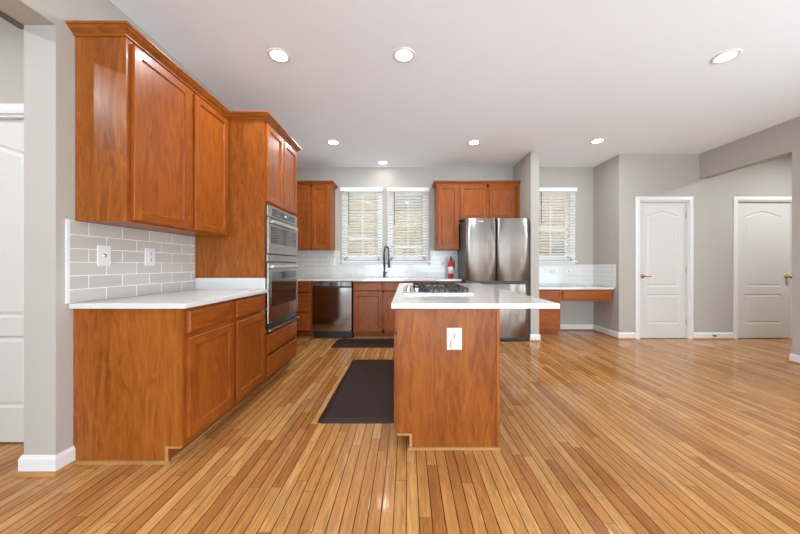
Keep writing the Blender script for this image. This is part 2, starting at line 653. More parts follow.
WIN = [(-1.082, -0.462, 1.205, 2.385), (-0.292, 0.328, 1.205, 2.385), (2.18, 2.83, 1.205, 2.385)]
struct('wall_back', MB().holed('X', LW0, SW + 0.12, BK, BK + 0.16, 0, CEIL, WIN), 'paint')
wl = MB().box(LW0, LW1, LEND, BK, 0, CEIL)
wl.box(LW0, LW1, -1.2, LEND, 2.41, CEIL)
wl.box(LW0, LW1, REAR, -1.2, 0, CEIL)
struct('wall_left', wl, 'paint')
struct('wall_hall', MB().holed('X', -4.5, LW0, 1.88, 2.0, 0, CEIL, [(-3.05, -2.25, 0, 2.04)]), 'paint')
struct('wall_hall_end', MB().box(-4.6, -4.5, REAR, 2.0, 0, CEIL), 'paint')
struct('wall_partition', MB().box(1.822, 1.945, 4.49, BK, 0, CEIL), 'paint')
struct('wall_nook', MB().box(SW, SW + 0.12, PW, BK, 0, CEIL), 'paint')
D1 = (3.530, 4.262)
D2 = (5.01, 5.84)
DT = 2.085
struct('wall_pantry', MB().holed('X', SW + 0.12, 7.2, PW, PW + 0.12, 0, CEIL, [(D1[0], D1[1], 0, DT), (D2[0], D2[1], 0, DT)]), 'paint')
wr = MB().box(RW, RW + 0.12, 3.51, PW, 2.427, CEIL)
wr.holed('Y', REAR, 3.51, RW, RW + 0.12, 0, CEIL, [(-0.8, 1.6, 0.08, 2.28)])
struct('wall_right', wr, 'paint')
struct('wall_entry', MB().box(7.2, 7.3, 2.2, PW + 0.12, 0, CEIL), 'paint')
struct('wall_entry_side', MB().box(RW + 0.12, 7.2, 2.2, 2.32, 0, CEIL), 'paint')
struct('wall_rear', MB().holed('X', -4.6, 7.3, REAR - 0.12, REAR, 0, CEIL,
                               [(cx - 0.85, cx + 0.85, 0.12, 2.38) for cx in (-1.0, 1.2, 3.4)]), 'paint')  # openings added for the rear fill lamps
struct('trim_1', MB().box(LW0 - 0.02, LW0, -1.2, LEND, 2.388, 2.412), 'brown_edge')  # thin dark brown strip along the soffit's far lower edge

BASE_P = [(0, 0), (0.014, 0), (0.014, 0.082), (0.010, 0.090), (0.006, 0.100), (0, 0.100)]
SHOE_P = [(0.0142, 0.0005), (0.032, 0.0005), (0.031, 0.010), (0.026, 0.017), (0.0142, 0.020)]


def baseboard(side, path, shoe=True):
    b = struct('baseboard_' + side, MB().sweep(path, BASE_P), 'white')
    if shoe:
        MB().sweep(path, SHOE_P).build('shoe_molding', 'shoe', b)


# outward side of each path is to the right of travel
baseboard('left', [(LW0, 1.86), (LW0, LEND), (LW1, LEND), (LW1, 1.735)][::1])
baseboard('back', [(2.13, BK), (SW, BK), (SW, PW), (D1[0] - 0.076, PW)])
baseboard('pantry', [(D1[1] + 0.056, PW), (D2[0] - 0.076, PW)])
baseboard('partition', [(1.822, 4.56), (1.822, 4.49), (1.945, 4.49), (1.945, 4.60)])
baseboard('right', [(RW + 0.12, 3.51), (RW, 3.51), (RW, REAR)][::1])
baseboard('hall', [(-4.5, 1.88), (-3.05 - 0.075, 1.88)])


# ------------------------------------------------------------------ interior doors
def offset_poly(poly, d):
    """inset a counter-clockwise (x,z) polygon"""
    n = len(poly)
    out = []
    for i in range(n):
        p0, p1, p2 = Vector(poly[i - 1]), Vector(poly[i]), Vector(poly[(i + 1) % n])
        a, b = (p1 - p0).normalized(), (p2 - p1).normalized()
        na, nb = Vector((-a.y, a.x)), Vector((-b.y, b.x))
        bis = (na + nb)
        bis.normalize()
        out.append(tuple(p1 + bis * (d / max(0.3, bis.dot(na)))))
    return out


def arch_panel(x0, x1, z0, z1, rise):
    pts = [(x0, z0), (x1, z0), (x1, z1 - rise)]
    if rise > 0:
        n = 16
        for i in range(1, n):
            t = i / n
            x = x1 + (x0 - x1) * t
            s = 0.5 - 0.5 * math.cos(2 * math.pi * t)
            pts.append((x, z1 - rise + rise * s ** 0.8))
    pts.append((x0, z1 - rise))
    return pts


def door_slab(w, h, th, panels):
    """slab 0..w, front face at y=0 looking to -y, moulded panels pressed in"""
    mb = MB()
    bm = bmesh.new()

    def loop(pts, y):
        vs = [bm.verts.new((x, y, z)) for x, z in pts]
        return vs, [bm.edges.new((vs[i], vs[(i + 1) % len(vs)])) for i in range(len(vs))]
    outer, eo = loop([(0, 0), (w, 0), (w, h), (0, h)], 0)
    edges = list(eo)
    rings = []
    for p in panels:
        lv, le = loop(p, 0)
        edges += le
        rings.append((p, lv))
    bmesh.ops.triangle_fill(bm, use_beauty=True, use_dissolve=False, edges=edges)
    for p, lv in rings:
        prev = lv
        for d, y in ((0.010, 0.007), (0.020, 0.008), (0.038, 0.002)):
            q = [bm.verts.new((x, y, z)) for x, z in offset_poly(p, d)]
            for i in range(len(q)):
                j = (i + 1) % len(q)
                bm.faces.new((prev[i], prev[j], q[j], q[i]))
            prev = q
        bm.faces.new(prev)
    back = [bm.verts.new((x, th, z)) for x, z in ((0, 0), (w, 0), (w, h), (0, h))]
    for i in range(4):
        j = (i + 1) % 4
        bm.faces.new((outer[j], outer[i], back[i], back[j]))
    bm.faces.new(back)
    return mb.bm(bm)


def interior_door(n, x0, x1, yw, top, handle_x, hinge_x, lever=True, trim_n=None, lever_dir=1):
    w, h = x1 - x0 - 0.008, top - 0.022
    slab_y = yw + 0.028
    pan = [arch_panel(0.115 * w / 0.73, w - 0.115 * w / 0.73, 0.78, h - 0.135, 0.062 * w / 0.73),
           arch_panel(0.115 * w / 0.73, w - 0.115 * w / 0.73, 0.215, 0.665, 0)]
    d = door_slab(w, h, 0.036, pan).build('door_%d' % n, 'doorw')
    d.location = (x0 + 0.004, slab_y, 0.012)
    d['kind'] = 'structure'
    # lever / knob
    hx = handle_x - x0 - 0.004
    k = MB()
    k.lathe([(0.0, -0.002), (0.030, -0.002), (0.032, -0.006), (0.024, -0.012), (0.012, -0.016), (0.011, -0.040), (0, -0.040)], (hx, 0, 0.935), 'Y')
    if lever:
        k.tube([(hx, -0.040, 0.935), (hx + lever_dir * 0.02, -0.048, 0.937), (hx + lever_dir * 0.06, -0.050, 0.932), (hx + lever_dir * 0.10, -0.047, 0.938)],
               [0.011, 0.010, 0.008, 0.007])
    else:
        k.lathe([(0.010, -0.035), (0.022, -0.042), (0.029, -0.055), (0.028, -0.066), (0.018, -0.076), (0, -0.078)], (hx, 0, 0.935), 'Y')
    tag(k.build('door_handle', 'brass', d), 'aged brass door handle')
    hs = hinge_x - x0 - 0.004
    sgn = 1 if hinge_x > (x0 + x1) / 2 else -1
    for hz in (0.24, 1.03, h - 0.20):
        q = MB()
        q.tube([(hs + sgn * 0.004, -0.006, hz - 0.045), (hs + sgn * 0.004, -0.006, hz + 0.045)], 0.0065, 8)
        q.box(hs - sgn * 0.014, hs + sgn * 0.003, -0.0015, 0.002, hz - 0.044, hz + 0.044)
        q.build('hinge', 'brass', d)
    # casing and jamb
    t = MB()
    cw = 0.062
    e = 0.008
    prof = [(0, 0), (0, 0.016), (0.018, 0.020), (0.045, 0.016), (cw, 0.010), (cw, 0)]

    def bar(pa, pb, da, db):
        # moulded casing stick from pa to pb (x,z), outward mitres da, db
        for i in range(len(prof)):
            o0, y0 = prof[i]
            o1, y1 = prof[(i + 1) % len(prof)]
            f = [(pa[0] + da[0] * o0, yw - y0, pa[1] + da[1] * o0), (pb[0] + db[0] * o0, yw - y0, pb[1] + db[1] * o0),
                 (pb[0] + db[0] * o1, yw - y1, pb[1] + db[1] * o1), (pa[0] + da[0] * o1, yw - y1, pa[1] + da[1] * o1)]
            t.face(f)
    a, b, z = x0 - e, x1 + e, top + e
    bar((a, 0.0), (a, z), (-1, 0), (-1, 1))
    bar((a, z), (b, z), (-1, 1), (1, 1))
    bar((b, z), (b, 0.0), (1, 1), (1, 0))
    t.box(x0 - 0.02, x0 + 0.003, yw - 0.001, yw + 0.10, 0, top)
    t.box(x1 - 0.003, x1 + 0.02, yw - 0.001, yw + 0.10, 0, top)
    t.box(x0 - 0.02, x1 + 0.02, yw - 0.001, yw + 0.10, top - 0.008, top + 0.02)
    t.box(x0, x1, yw + 0.066, yw + 0.10, 0, top)       # stop, closes the opening behind the slab
    struct('trim_%d' % (trim_n or n + 1), t, 'white')
    return d


interior_door(1, D1[0], D1[1], PW, DT, D1[0] + 0.055, D1[1], True)
interior_door(2, D2[0], D2[1], PW, DT, D2[1] - 0.060, D2[0], False)
interior_door(3, -3.05, -2.25, 1.88, 2.04, -2.99, -2.25, True)


# ------------------------------------------------------------------ windows and blinds
def window(n, x0, x1, z0, z1, rail_z, cas_l, cas_r):
    fr = MB()
    y0, y1 = BK + 0.05, BK + 0.10
    fr.box(x0, x0 + 0.03, BK - 0.012, BK + 0.16, z0, z1)
    fr.box(x1 - 0.03, x1, BK - 0.012, BK + 0.16, z0, z1)
    fr.box(x0, x1, BK - 0.012, BK + 0.16, z1 - 0.03, z1)
    fr.box(x0, x1, BK - 0.012, BK + 0.16, z0, z0 + 0.03)
    # casing on the wall
    fr.box(cas_l, x0 + 0.004, BK - 0.014, BK - 0.0005, z0 - 0.02, z1 + 0.03)
    fr.box(x1 - 0.004, cas_r, BK - 0.014, BK - 0.0005, z0 - 0.02, z1 + 0.03)
    fr.box(cas_l, cas_r, BK - 0.014, BK - 0.0005, z1 - 0.004, z1 + 0.03)
    w = struct('window_%d' % n, fr, 'white')
    s = MB()
    s.box(x0 + 0.03, x1 - 0.03, y0, y1, rail_z - 0.028, rail_z + 0.028)
    s.box(x0 + 0.03, x1 - 0.03, y0, y1, z0 + 0.03, z0 + 0.07)
    s.box(x0 + 0.03, x1 - 0.03, y0, y1, z1 - 0.06, z1 - 0.03)
    s.box(x0 + 0.03, x0 + 0.05, y0, y1, z0, z1)
    s.box(x1 - 0.05, x1 - 0.03, y0, y1, z0, z1)
    xm = (x0 + x1) / 2
    s.box(xm - 0.008, xm + 0.008, y0 + 0.015, y0 + 0.035, z0, z1)
    s.build('sash', 'white', w)
    MB().box(x0 + 0.03, x1 - 0.03, y0 + 0.022, y0 + 0.026, z0 + 0.03, z1 - 0.03).build('pane', 'pane', w)
    b = MB()
    b.cham(cas_l - 0.03, cas_r + 0.03, BK - 0.055, BK + 0.02, 1.168, 1.192, 0.004)
    b.box(cas_l, cas_r, BK - 0.016, BK - 0.0005, 1.13, 1.168)
    b.build('window_sill', 'white', w)
    return w


window(1, *WIN[0], 1.576, -1.118, -0.425)
window(2, *WIN[1], 1.425, -0.335, 0.37)
window(3, *WIN[2], 1.745, 2.14, 2.885)


def blind(x0, x1, z_top, z_bot, label, wand_x):
    t = thing('window_blind', label, 'blind', ((x0 + x1) / 2, BK - 0.05, z_bot), 0, 'white slatted blinds on the kitchen windows')
    ox, oy, oz = t.location
    yc = BK - 0.050

    def add(mb, name, mat):
        return mb_local(mb, (ox, oy, oz)).build(name, mat, t)
    v = MB()
    v.cham(x0 - 0.018, x1 + 0.018, BK - 0.092, BK - 0.082, z_top - 0.058, z_top, 0.003)
    v.cham(x0 - 0.018, x0 - 0.008, BK - 0.092, BK - 0.003, z_top - 0.058, z_top, 0.003)
    v.cham(x1 + 0.008, x1 + 0.018, BK - 0.092, BK - 0.003, z_top - 0.058, z_top, 0.003)
    v.box(x0 - 0.006, x1 + 0.006, BK - 0.078, BK - 0.022, z_top - 0.055, z_top - 0.008)
    v.cham(x0 - 0.024, x1 + 0.024, BK - 0.098, BK - 0.003, z_top - 0.006, z_top + 0.006, 0.003)
    add(v, 'valance', 'slat')
    s = MB()
    z = z_top - 0.072
    tilt = R(24)
    ca, sa = math.cos(tilt) * 0.025, math.sin(tilt) * 0.025
    while z > z_bot + 0.035:
        a = [(yc - ca, z + sa), (yc + ca, z - sa)]
        th = 0.0028
        p = [(a[0][0], a[0][1]), (a[1][0], a[1][1]), (a[1][0], a[1][1] + th), (a[0][0], a[0][1] + th)]
        vs = [(x0, *q) for q in p] + [(x1, *q) for q in p]
        s.mesh(vs, [(0, 1, 5, 4), (1, 2, 6, 5), (2, 3, 7, 6), (3, 0, 4, 7), (0, 3, 2, 1), (4, 5, 6, 7)])
        z -= 0.0475
    add(s, 'slats', 'slat')
    add(MB().cham(x0, x1, yc - 0.026, yc + 0.026, z_bot, z_bot + 0.018, 0.004), 'bottom_rail', 'slat')
    for lx in (x0 + 0.11, x1 - 0.11):
        c = MB()
        for yy in (yc - 0.0262, yc + 0.0262):
            c.box(lx - 0.0016, lx + 0.0016, yy - 0.0008, yy + 0.0008, z_bot + 0.01, z_top - 0.05)
        add(c, 'ladder_cord', 'cord')
    w = MB().tube([(wand_x, BK - 0.081, z_top - 0.07), (wand_x, BK - 0.084, z_top - 0.62)], 0.005, 8)
    tag(add(w, 'tilt_wand', 'bronze'), 'dark tilt wand')
    return t


def mb_local(mb, loc):
    mb.v = [(a - loc[0], b - loc[1], c - loc[2]) for a, b, c in mb.v]
    return mb


blind(-1.112, -0.43, 2.425, 1.262, 'white slatted blind left of the faucet, beside the left upper cabinets', -0.985)
blind(-0.325, 0.365, 2.425, 1.262, 'white slatted blind right of the faucet, beside the tall narrow upper cabinet', -0.215)
blind(2.15, 2.865, 2.425, 1.262, 'white slatted blind above the desk in the nook past the refrigerator', 2.28)

# the neighbour's house seen through the slats
hs = thing('house', 'tan sided house seen outside through the blind slats', 'house', (1.5, 9.2, 0))
MB().box(-14, 8, 0, 4, -1.0, 6.5).build('wall', 'siding', hs)
for wx, wz in ((-1.35, 2.85), (3.17, 0.35)):
    q = MB()
    q.box(wx - 0.40, wx + 0.40, -0.03, -0.001, wz, wz + 1.5)
    o = q.build('window_frame', 'house_trim', hs)
    MB().box(wx - 0.34, wx + 0.34, -0.04, -0.031, wz + 0.06, wz + 1.44).build('pane', 'grey_pane', o)
struct('ground', MB().box(-30, 30, BK + 0.2, 40, -1.1, -1.0), 'concrete')


# ------------------------------------------------------------------ cabinet pieces (canonical: front looks to -y)
def cab_door(x0, x1, z0, z1, y=0.0, st=0.052, th=0.020):
    """frame-and-panel door; y is the face frame plane, the door lies in front of it"""
    mb = MB()
    yf = y - th
    c = 0.004
    o = [(x0, z0), (x1, z0), (x1, z1), (x0, z1)]
    f = [(x0 + c, z0 + c), (x1 - c, z0 + c), (x1 - c, z1 - c), (x0 + c, z1 - c)]
    i1 = [(x0 + st, z0 + st), (x1 - st, z0 + st), (x1 - st, z1 - st), (x0 + st, z1 - st)]
    d = 0.010
    i2 = [(x0 + st + d, z0 + st + d), (x1 - st - d, z0 + st + d), (x1 - st - d, z1 - st - d), (x0 + st + d, z1 - st - d)]

    def P(q, yy):
        return (q[0], yy, q[1])
    for k in range(4):
        n = (k + 1) % 4
        mt = 1 if k in (0, 2) else 0
        mb.face([P(o[k], y), P(o[n], y), P(o[n], yf + c), P(o[k], yf + c)], mt)
        mb.face([P(o[k], yf + c), P(o[n], yf + c), P(f[n], yf), P(f[k], yf)], mt)
        mb.face([P(i1[k], yf), P(i1[n], yf), P(i1[n], yf + 0.003), P(i1[k], yf + 0.003)], mt)
        mb.face([P(i1[k], yf + 0.003), P(i1[n], yf + 0.003), P(i2[n], yf + 0.010), P(i2[k], yf + 0.010)], mt)
    # stiles run full height, rails between
    mb.face([P(f[0], yf), P((i1[0][0], f[0][1]), yf), P((i1[3][0], f[3][1]), yf), P(f[3], yf)], 0)
    mb.face([P((i1[1][0], f[1][1]), yf), P(f[1], yf), P(f[2], yf), P((i1[2][0], f[2][1]), yf)], 0)
    mb.face([P((i1[0][0], f[0][1]), yf), P((i1[1][0], f[1][1]), yf), P(i1[1], yf), P(i1[0], yf)], 1)
    mb.face([P(i1[3], yf), P(i1[2], yf), P((i1[2][0], f[2][1]), yf), P((i1[3][0], f[3][1]), yf)], 1)
    mb.face([P(q, yf + 0.010) for q in i2], 0)
    mb.face([P(q, y) for q in o[::-1]], 0)
    return mb


def slab_front(x0, x1, z0, z1, y=0.0, th=0.020):
    """drawer front: slab with a wide eased edge"""
    mb = MB()
    yf = y - th
    c = 0.010
    a = [(x0, z0), (x1, z0), (x1, z1), (x0, z1)]
    b = [(x0 + c, z0 + c), (x1 - c, z0 + c), (x1 - c, z1 - c), (x0 + c, z1 - c)]
    for k in range(4):
        n = (k + 1) % 4
        mb.face([(a[k][0], y, a[k][1]), (a[n][0], y, a[n][1]), (a[n][0], yf + 0.007, a[n][1]), (a[k][0], yf + 0.007, a[k][1])])
        mb.face([(a[k][0], yf + 0.007, a[k][1]), (a[n][0], yf + 0.007, a[n][1]), (b[n][0], yf, b[n][1]), (b[k][0], yf, b[k][1])])
    mb.face([(q[0], yf, q[1]) for q in b])
    mb.face([(q[0], y, q[1]) for q in a[::-1]])
    return mb


TOE_H, TOE_D = 0.085, 0.080


def carcass(t, w, d, z0, z1, rows, toe=True, stiles=0.022, mids=(), name='body', opening=None):
    """box behind the face frame + face frame with its rails at the given heights"""
    ff = 0.019
    b = MB()
    if opening:                                     # leave a bay for a built-in oven
        b.box(0.0005, w - 0.0005, ff, d, z0, opening[0])
        b.box(0.0005, w - 0.0005, ff, d, opening[1], z1)
        b.box(0.0005, 0.02, ff, d, opening[0] + 0.0003, opening[1] - 0.0003)
        b.box(w - 0.02, w - 0.0005, ff, d, opening[0] + 0.0003, opening[1] - 0.0003)
    else:
        b.box(0.0005, w - 0.0005, ff, d, z0, z1)
    b.build(name, 'wv', t)
    f = MB()
    f.box(0, stiles + 0.012, 0, ff, z0, z1, 0)
    f.box(w - stiles - 0.012, w, 0, ff, z0, z1, 0)
    for mx in mids:
        f.box(mx - 0.018, mx + 0.018, 0, ff, z0, z1 if not opening else opening[0], 0)
    for (ra, rb) in rows:
        f.box(stiles + 0.012, w - stiles - 0.012, 0, ff, ra, rb, 1)
    f.build('face_frame', ['dv', 'dh'], t)
    if toe:
        MB().box(0.0, w, TOE_D, TOE_D + 0.016, 0.0, TOE_H).build('toe_kick', 'wh', t)
        k = MB()
        k.box(0.0, w, TOE_D - 0.014, TOE_D - 0.0002, 0.0005, 0.018)
        k.build('shoe_molding', 'shoe', t)


def end_panel(t, x0, x1, y0, y1, z0, z1, notch=True):
    """finished end with the toe notch cut out at the front (front at y0)"""
    mb = MB()
    if notch:
        pr = [(y0, TOE_H), (y0, z1), (y1, z1), (y1, z0), (y0 + TOE_D, z0), (y0 + TOE_D, TOE_H)]
    else:
        pr = [(y0, z0), (y0, z1), (y1, z1), (y1, z0)]
    n = len(pr)
    A = [(x0, *p) for p in pr]
    B = [(x1, *p) for p in pr]
    mb.face(A)
    mb.face(B[::-1])
    for i in range(n):
        j = (i + 1) % n
        mb.face([A[i], B[i], B[j], A[j]])
    return mb.build('end_panel', 'wv', t)


G_BASE = 'cherry base cabinets'
FX_L = -1.272                      # face frame plane of the left run
YL0, YL1, YL2 = 1.74, 2.231, 2.722


def base_left(y0, w, label, first):
    t = thing('base_cabinet', label, 'cabinet', (FX_L, y0, 0), R(90), 'cherry base cabinets under the left counter')
    d = -LW1 + FX_L - 0.002
    carcass(t, w, d, TOE_H, 0.875, [(0.838, 0.875), (0.700, 0.738), (TOE_H, TOE_H + 0.045)])
    slab_front(0.018, w - 0.018, 0.728, 0.855).build('drawer', 'dh', t)
    cab_door(0.018, w - 0.018, 0.122, 0.700).build('door', ['dv', 'dh'], t)
    if first:
        end_panel(t, -0.016, -0.0003, 0, d, 0, 0.875)
        s = MB().box(-0.030, -0.0163, TOE_D - 0.014, d, 0.0005, 0.018)
        s.build('end_shoe', 'shoe', t)
        e = MB().box(-0.022, -0.0163, TOE_D - 0.004, TOE_D + 0.012, 0.018, TOE_H + 0.012)
        e.box(-0.022, -0.0163, -0.0, TOE_D - 0.004, TOE_H, TOE_H + 0.012)
        e.build('notch_trim', 'shoe', t)
    return t


base_left(YL0, YL1 - YL0, 'cherry base cabinet at the near end of the left counter, broad side panel showing', True)
base_left(YL1, YL2 - YL1 - 0.001, 'cherry base cabinet under the left counter next to the wall oven tower', False)

# left countertop with its upstand on the tower side
t = thing('countertop', 'white quartz countertop on the left base cabinets below the outlets', 'countertop', (LW1, YL0, 0.875))
mb = MB().cham(LW1 + 0.002, -1.238, 1.700, YL2 - 0.002, 0.8755, 0.905, 0.003)
mb_local(mb, t.location).build('slab', 'quartz', t)
mb = MB().cham(LW1 + 0.012, -1.262, YL2 - 0.022, YL2 - 0.002, 0.9055, 1.005, 0.002)
mb_local(mb, t.location).build('side_splash', 'quartz', t)

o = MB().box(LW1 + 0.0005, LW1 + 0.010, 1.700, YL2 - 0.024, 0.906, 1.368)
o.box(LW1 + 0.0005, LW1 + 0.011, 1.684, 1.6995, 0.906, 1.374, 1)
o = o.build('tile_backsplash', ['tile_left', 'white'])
tag(o, 'grey subway tile backsplash on the left wall below the upper cabinets', 'backsplash')

# upper cabinets of the left wall
FX_U = -1.598
YU = 2.250
UZ0, UZ1 = 1.368, 2.43


def upper(x_face, y0, w, d, label, rz, z0=UZ0, z1=UZ1, doors=None, group='cherry upper cabinets', end=False, x0=None):
    loc = (x_face, y0, 0) if x0 is None else (x0, y0, 0)
    t = thing('upper_cabinet', label, 'cabinet', loc, rz, group)
    mids = []
    doors = doors or [(0.026, w - 0.026)]
    for a, b in zip(doors[:-1], doors[1:]):
        mids.append((a[1] + b[0]) / 2)
    carcass(t, w, d, z0, z1, [(z0, z0 + 0.03), (z1 - 0.05, z1)], toe=False, mids=mids)
    for a, b in doors:
        cab_door(a, b, z0 + 0.012, z1 - 0.030).build('door', ['dv', 'dh'], t)
    if end:
        end_panel(t, -0.006, -0.0003, 0, d, z0, z1, False)
    return t


d_u = -LW1 + FX_U - 0.002
upper(FX_U, YL0, YU - YL0, d_u, 'cherry upper cabinet nearest the camera on the left wall, side panel showing', R(90), end=True)
upper(FX_U, YU, YL2 - YU - 0.001, d_u, 'cherry upper cabinet on the left wall touching the wall oven tower', R(90), doors=[(0.028, YL2 - YU - 0.022)])

# wall oven tower
TW = 3.500 - YL2
t = thing('oven_tower_cabinet', 'tall cherry cabinet holding the wall ovens at the end of the left counter', 'cabinet', (FX_L, YL2, 0), R(90))
dT = -LW1 + FX_L - 0.002
OV0, OV1 = 0.515, 1.668
carcass(t, TW, dT, TOE_H, UZ1, [(TOE_H, 0.125), (0.300, 0.330), (0.495, OV0), (OV1, 1.70), (UZ1 - 0.05, UZ1)], opening=(OV0, OV1))
end_panel(t, -0.0009, 0.0002, 0, dT, TOE_H, UZ1, False)
slab_front(0.028, TW - 0.028, 0.118, 0.290).build('drawer', 'dh', t)
slab_front(0.028, TW - 0.028, 0.315, 0.488).build('drawer', 'dh', t)
hw = TW / 2
cab_door(0.026, hw - 0.012, 1.692, 2.398).build('door', ['dv', 'dh'], t)
cab_door(hw + 0.012, TW - 0.026, 1.692, 2.398).build('door', ['dv', 'dh'], t)

# crown over the left run
CROWN = [(0.0003, 2.418), (0.009, 2.418), (0.010, 2.426), (0.020, 2.434), (0.036, 2.446), (0.042, 2.456), (0.050, 2.458), (0.050, 2.470), (0.0003, 2.470)]


def crown(path, label):
    p0 = path[0]
    o = MB().sweep(path, CROWN).build('crown_molding', 'wh', None, (p0[0], p0[1], 2.418))
    return tag(o, label, 'moulding', kind='thing')


crown([(LW1 + 0.001, YL0 - 0.006), (FX_U, YL0 - 0.006), (FX_U, YL2 - 0.0012), (FX_L, YL2 - 0.0012), (FX_L, 3.50), (LW1 + 0.001, 3.50)],
      'cherry crown moulding stepping along the left upper cabinets and oven tower')


# ------------------------------------------------------------------ wall ovens (canonical front -y, bay width w)
OW = TW - 0.044
OX = 0.008


def oven_root(name, label, z):
    return thing(name, label, 'oven', (FX_L, YL2 + OX, z), R(90))


def oven_door(t, z0, z1, wz0, wz1, hz, proud=0.030):
    m = MB()
    m.cham(0, OW, -proud, -0.0019, z0, z1, 0.004)
    dr = m.build('door', 'steel2', t)
    MB().cham(0.055, OW - 0.055, -proud - 0.0022, -proud + 0.004, wz0, wz1, 0.002).build('window', 'glass_b', dr)
    h = MB()
    h.cham(0.045, OW - 0.055, -proud - 0.026, -proud - 0.010, hz - 0.014, hz + 0.014, 0.006)
    for x in (0.065, OW - 0.075):
        h.cham(x - 0.012, x + 0.012, -proud - 0.012, -proud + 0.001, hz - 0.011, hz + 0.011, 0.003)
    h.build('handle', 'tray', dr)
    return dr


z = 1.150
t = oven_root('microwave_oven', 'stainless built-in microwave with control strip, upper unit in the oven tower', z)
MB().box(0.030, OW - 0.004, -0.0018, 0.52, 0.0, 1.662 - z).build('case', 'black', t)
p = MB().cham(0, OW, -0.024, -0.0019, 1.560 - z, 1.662 - z, 0.003).build('control_panel', 'steel2', t)
MB().cham(0.10, OW - 0.08, -0.0255, -0.022, 1.576 - z, 1.646 - z, 0.001).build('display', 'glass_b', p)
q = MB().box(0.38, 0.42, -0.0263, -0.0257, 1.606 - z, 1.620 - z)
q.build('clock', 'disp', p)
oven_door(t, 1.222 - z, 1.553 - z, 1.318 - z, 1.478 - z, 1.515 - z)
MB().cham(0, OW, -0.022, -0.0019, 1.152 - z, 1.215 - z, 0.003).build('lower_trim', 'steel2', t)

z = 0.520
t = oven_root('wall_oven', 'stainless wall oven with black window, lower unit in the oven tower', z)
MB().box(0.030, OW - 0.004, -0.0018, 0.56, 0.0, 1.146 - z).build('case', 'black', t)
oven_door(t, 0.592 - z, 1.143 - z, 0.735 - z, 1.060 - z, 1.105 - z)
MB().box(0.004, OW - 0.004, -0.020, -0.0019, 0.545 - z, 0.588 - z).build('vent', 'black', t)
MB().cham(-0.004, OW + 0.004, -0.050, -0.0019, 0.522 - z, 0.540 - z, 0.004).build('lower_lip', 'chrome', t)

# ------------------------------------------------------------------ back run
FB = 4.635                         # face frame plane
DBK = BK - FB - 0.002
BT = 0.876                         # cabinet tops


def base_back(x0, w, label, doors=None, drawers=None, false=None, group='cherry base cabinets along the back wall'):
    t = thing('base_cabinet', label, 'cabinet', (x0, FB, 0), 0, group)
    mids = [(a[1] + b[0]) / 2 for a, b in zip(doors[:-1], doors[1:])] if doors else []
    rails = [(0.842, BT), (0.700, 0.735), (TOE_H, TOE_H + 0.045)]
    if drawers:
        rails += [(a - 0.02, a + 0.006) for a, b in drawers]
    carcass(t, w, DBK, TOE_H, BT, rails, mids=mids)
    for a, b in (drawers or []):
        slab_front(0.018, w - 0.018, a, b).build('drawer', 'dh', t)
    for a, b in (false or []):
        slab_front(a, b, 0.728, 0.856).build('drawer_front', 'dh', t)
    for a, b in (doors or []):
        cab_door(a, b, 0.122, 0.700).build('door', ['dv', 'dh'], t)
    return t


base_back(LW1 + 0.008, 0.437, 'cherry three-drawer base cabinet left of the dishwasher', drawers=[(0.118, 0.385), (0.410, 0.690), (0.712, 0.856)])
base_back(-0.815, 0.905, 'cherry sink base cabinet right of the dishwasher', doors=[(0.020, 0.440), (0.465, 0.885)], false=[(0.020, 0.440), (0.465, 0.885)])
base_back(0.091, 0.735, 'cherry base cabinet behind the island, left of the refrigerator', doors=[(0.020, 0.355), (0.380, 0.715)], false=[(0.020, 0.355), (0.380, 0.715)])

# dishwasher
t = thing('dishwasher', 'stainless dishwasher between cherry cabinets under the back counter', 'dishwasher', (-1.438, FB, 0))
dw = 0.606
MB().box(0.003, dw - 0.003, 0.0, 0.57, 0.10, 0.868).build('tub', 'black', t)
dr = MB().cham(0.004, dw - 0.004, -0.026, -0.0004, 0.118, 0.778, 0.004).build('door', 'steel3', t)
c = MB().cham(0.004, dw - 0.004, -0.026, -0.0004, 0.802, 0.866, 0.004).build('control_strip', 'steel', t)
MB().box(0.010, dw - 0.010, -0.012, -0.0004, 0.779, 0.801).build('pocket_handle', 'black', t)
MB().box(0.006, dw - 0.006, 0.045, 0.060, 0.004, 0.098).build('kick_plate', 'black', t)

# back countertop with the sink cut-out
t = thing('countertop', 'white quartz countertop along the back wall under the windows', 'countertop', (-0.5, FB, BT))
SX0, SX1, SY0, SY1 = -0.72, 0.03, 4.72, 5.12
mb = MB()
mb.cham(LW1 + 0.002, SX0, FB - 0.038, BK - 0.002, BT + 0.0005, 0.906, 0.003)
mb.cham(SX1, 0.83, FB - 0.038, BK - 0.002, BT + 0.0005, 0.906, 0.003)
mb.box(SX0 - 0.004, SX1 + 0.004, FB - 0.038, SY0, BT + 0.0005, 0.906)
mb.box(SX0 - 0.004, SX1 + 0.004, SY1, BK - 0.002, BT + 0.0005, 0.906)
mb_local(mb, t.location).build('slab', 'quartz', t)
s = MB()
s.box(SX0 + 0.004, SX1 - 0.004, SY0 + 0.004, SY1 - 0.004, 0.878, 0.881)
for (a, b, cc, d2) in ((SX0 + 0.001, SX0 + 0.006, SY0 + 0.001, SY1 - 0.001), (SX1 - 0.006, SX1 - 0.001, SY0 + 0.001, SY1 - 0.001),
                       (SX0 + 0.006, SX1 - 0.006, SY0 + 0.001, SY0 + 0.006), (SX0 + 0.006, SX1 - 0.006, SY1 - 0.006, SY1 - 0.001)):
    s.box(a, b, cc, d2, 0.8785, 0.902)
o = s.build('sink', 'chrome', None, (-0.345, 4.92, 0.878))
tag(o, 'stainless sink set in the back counter below the faucet', 'sink')

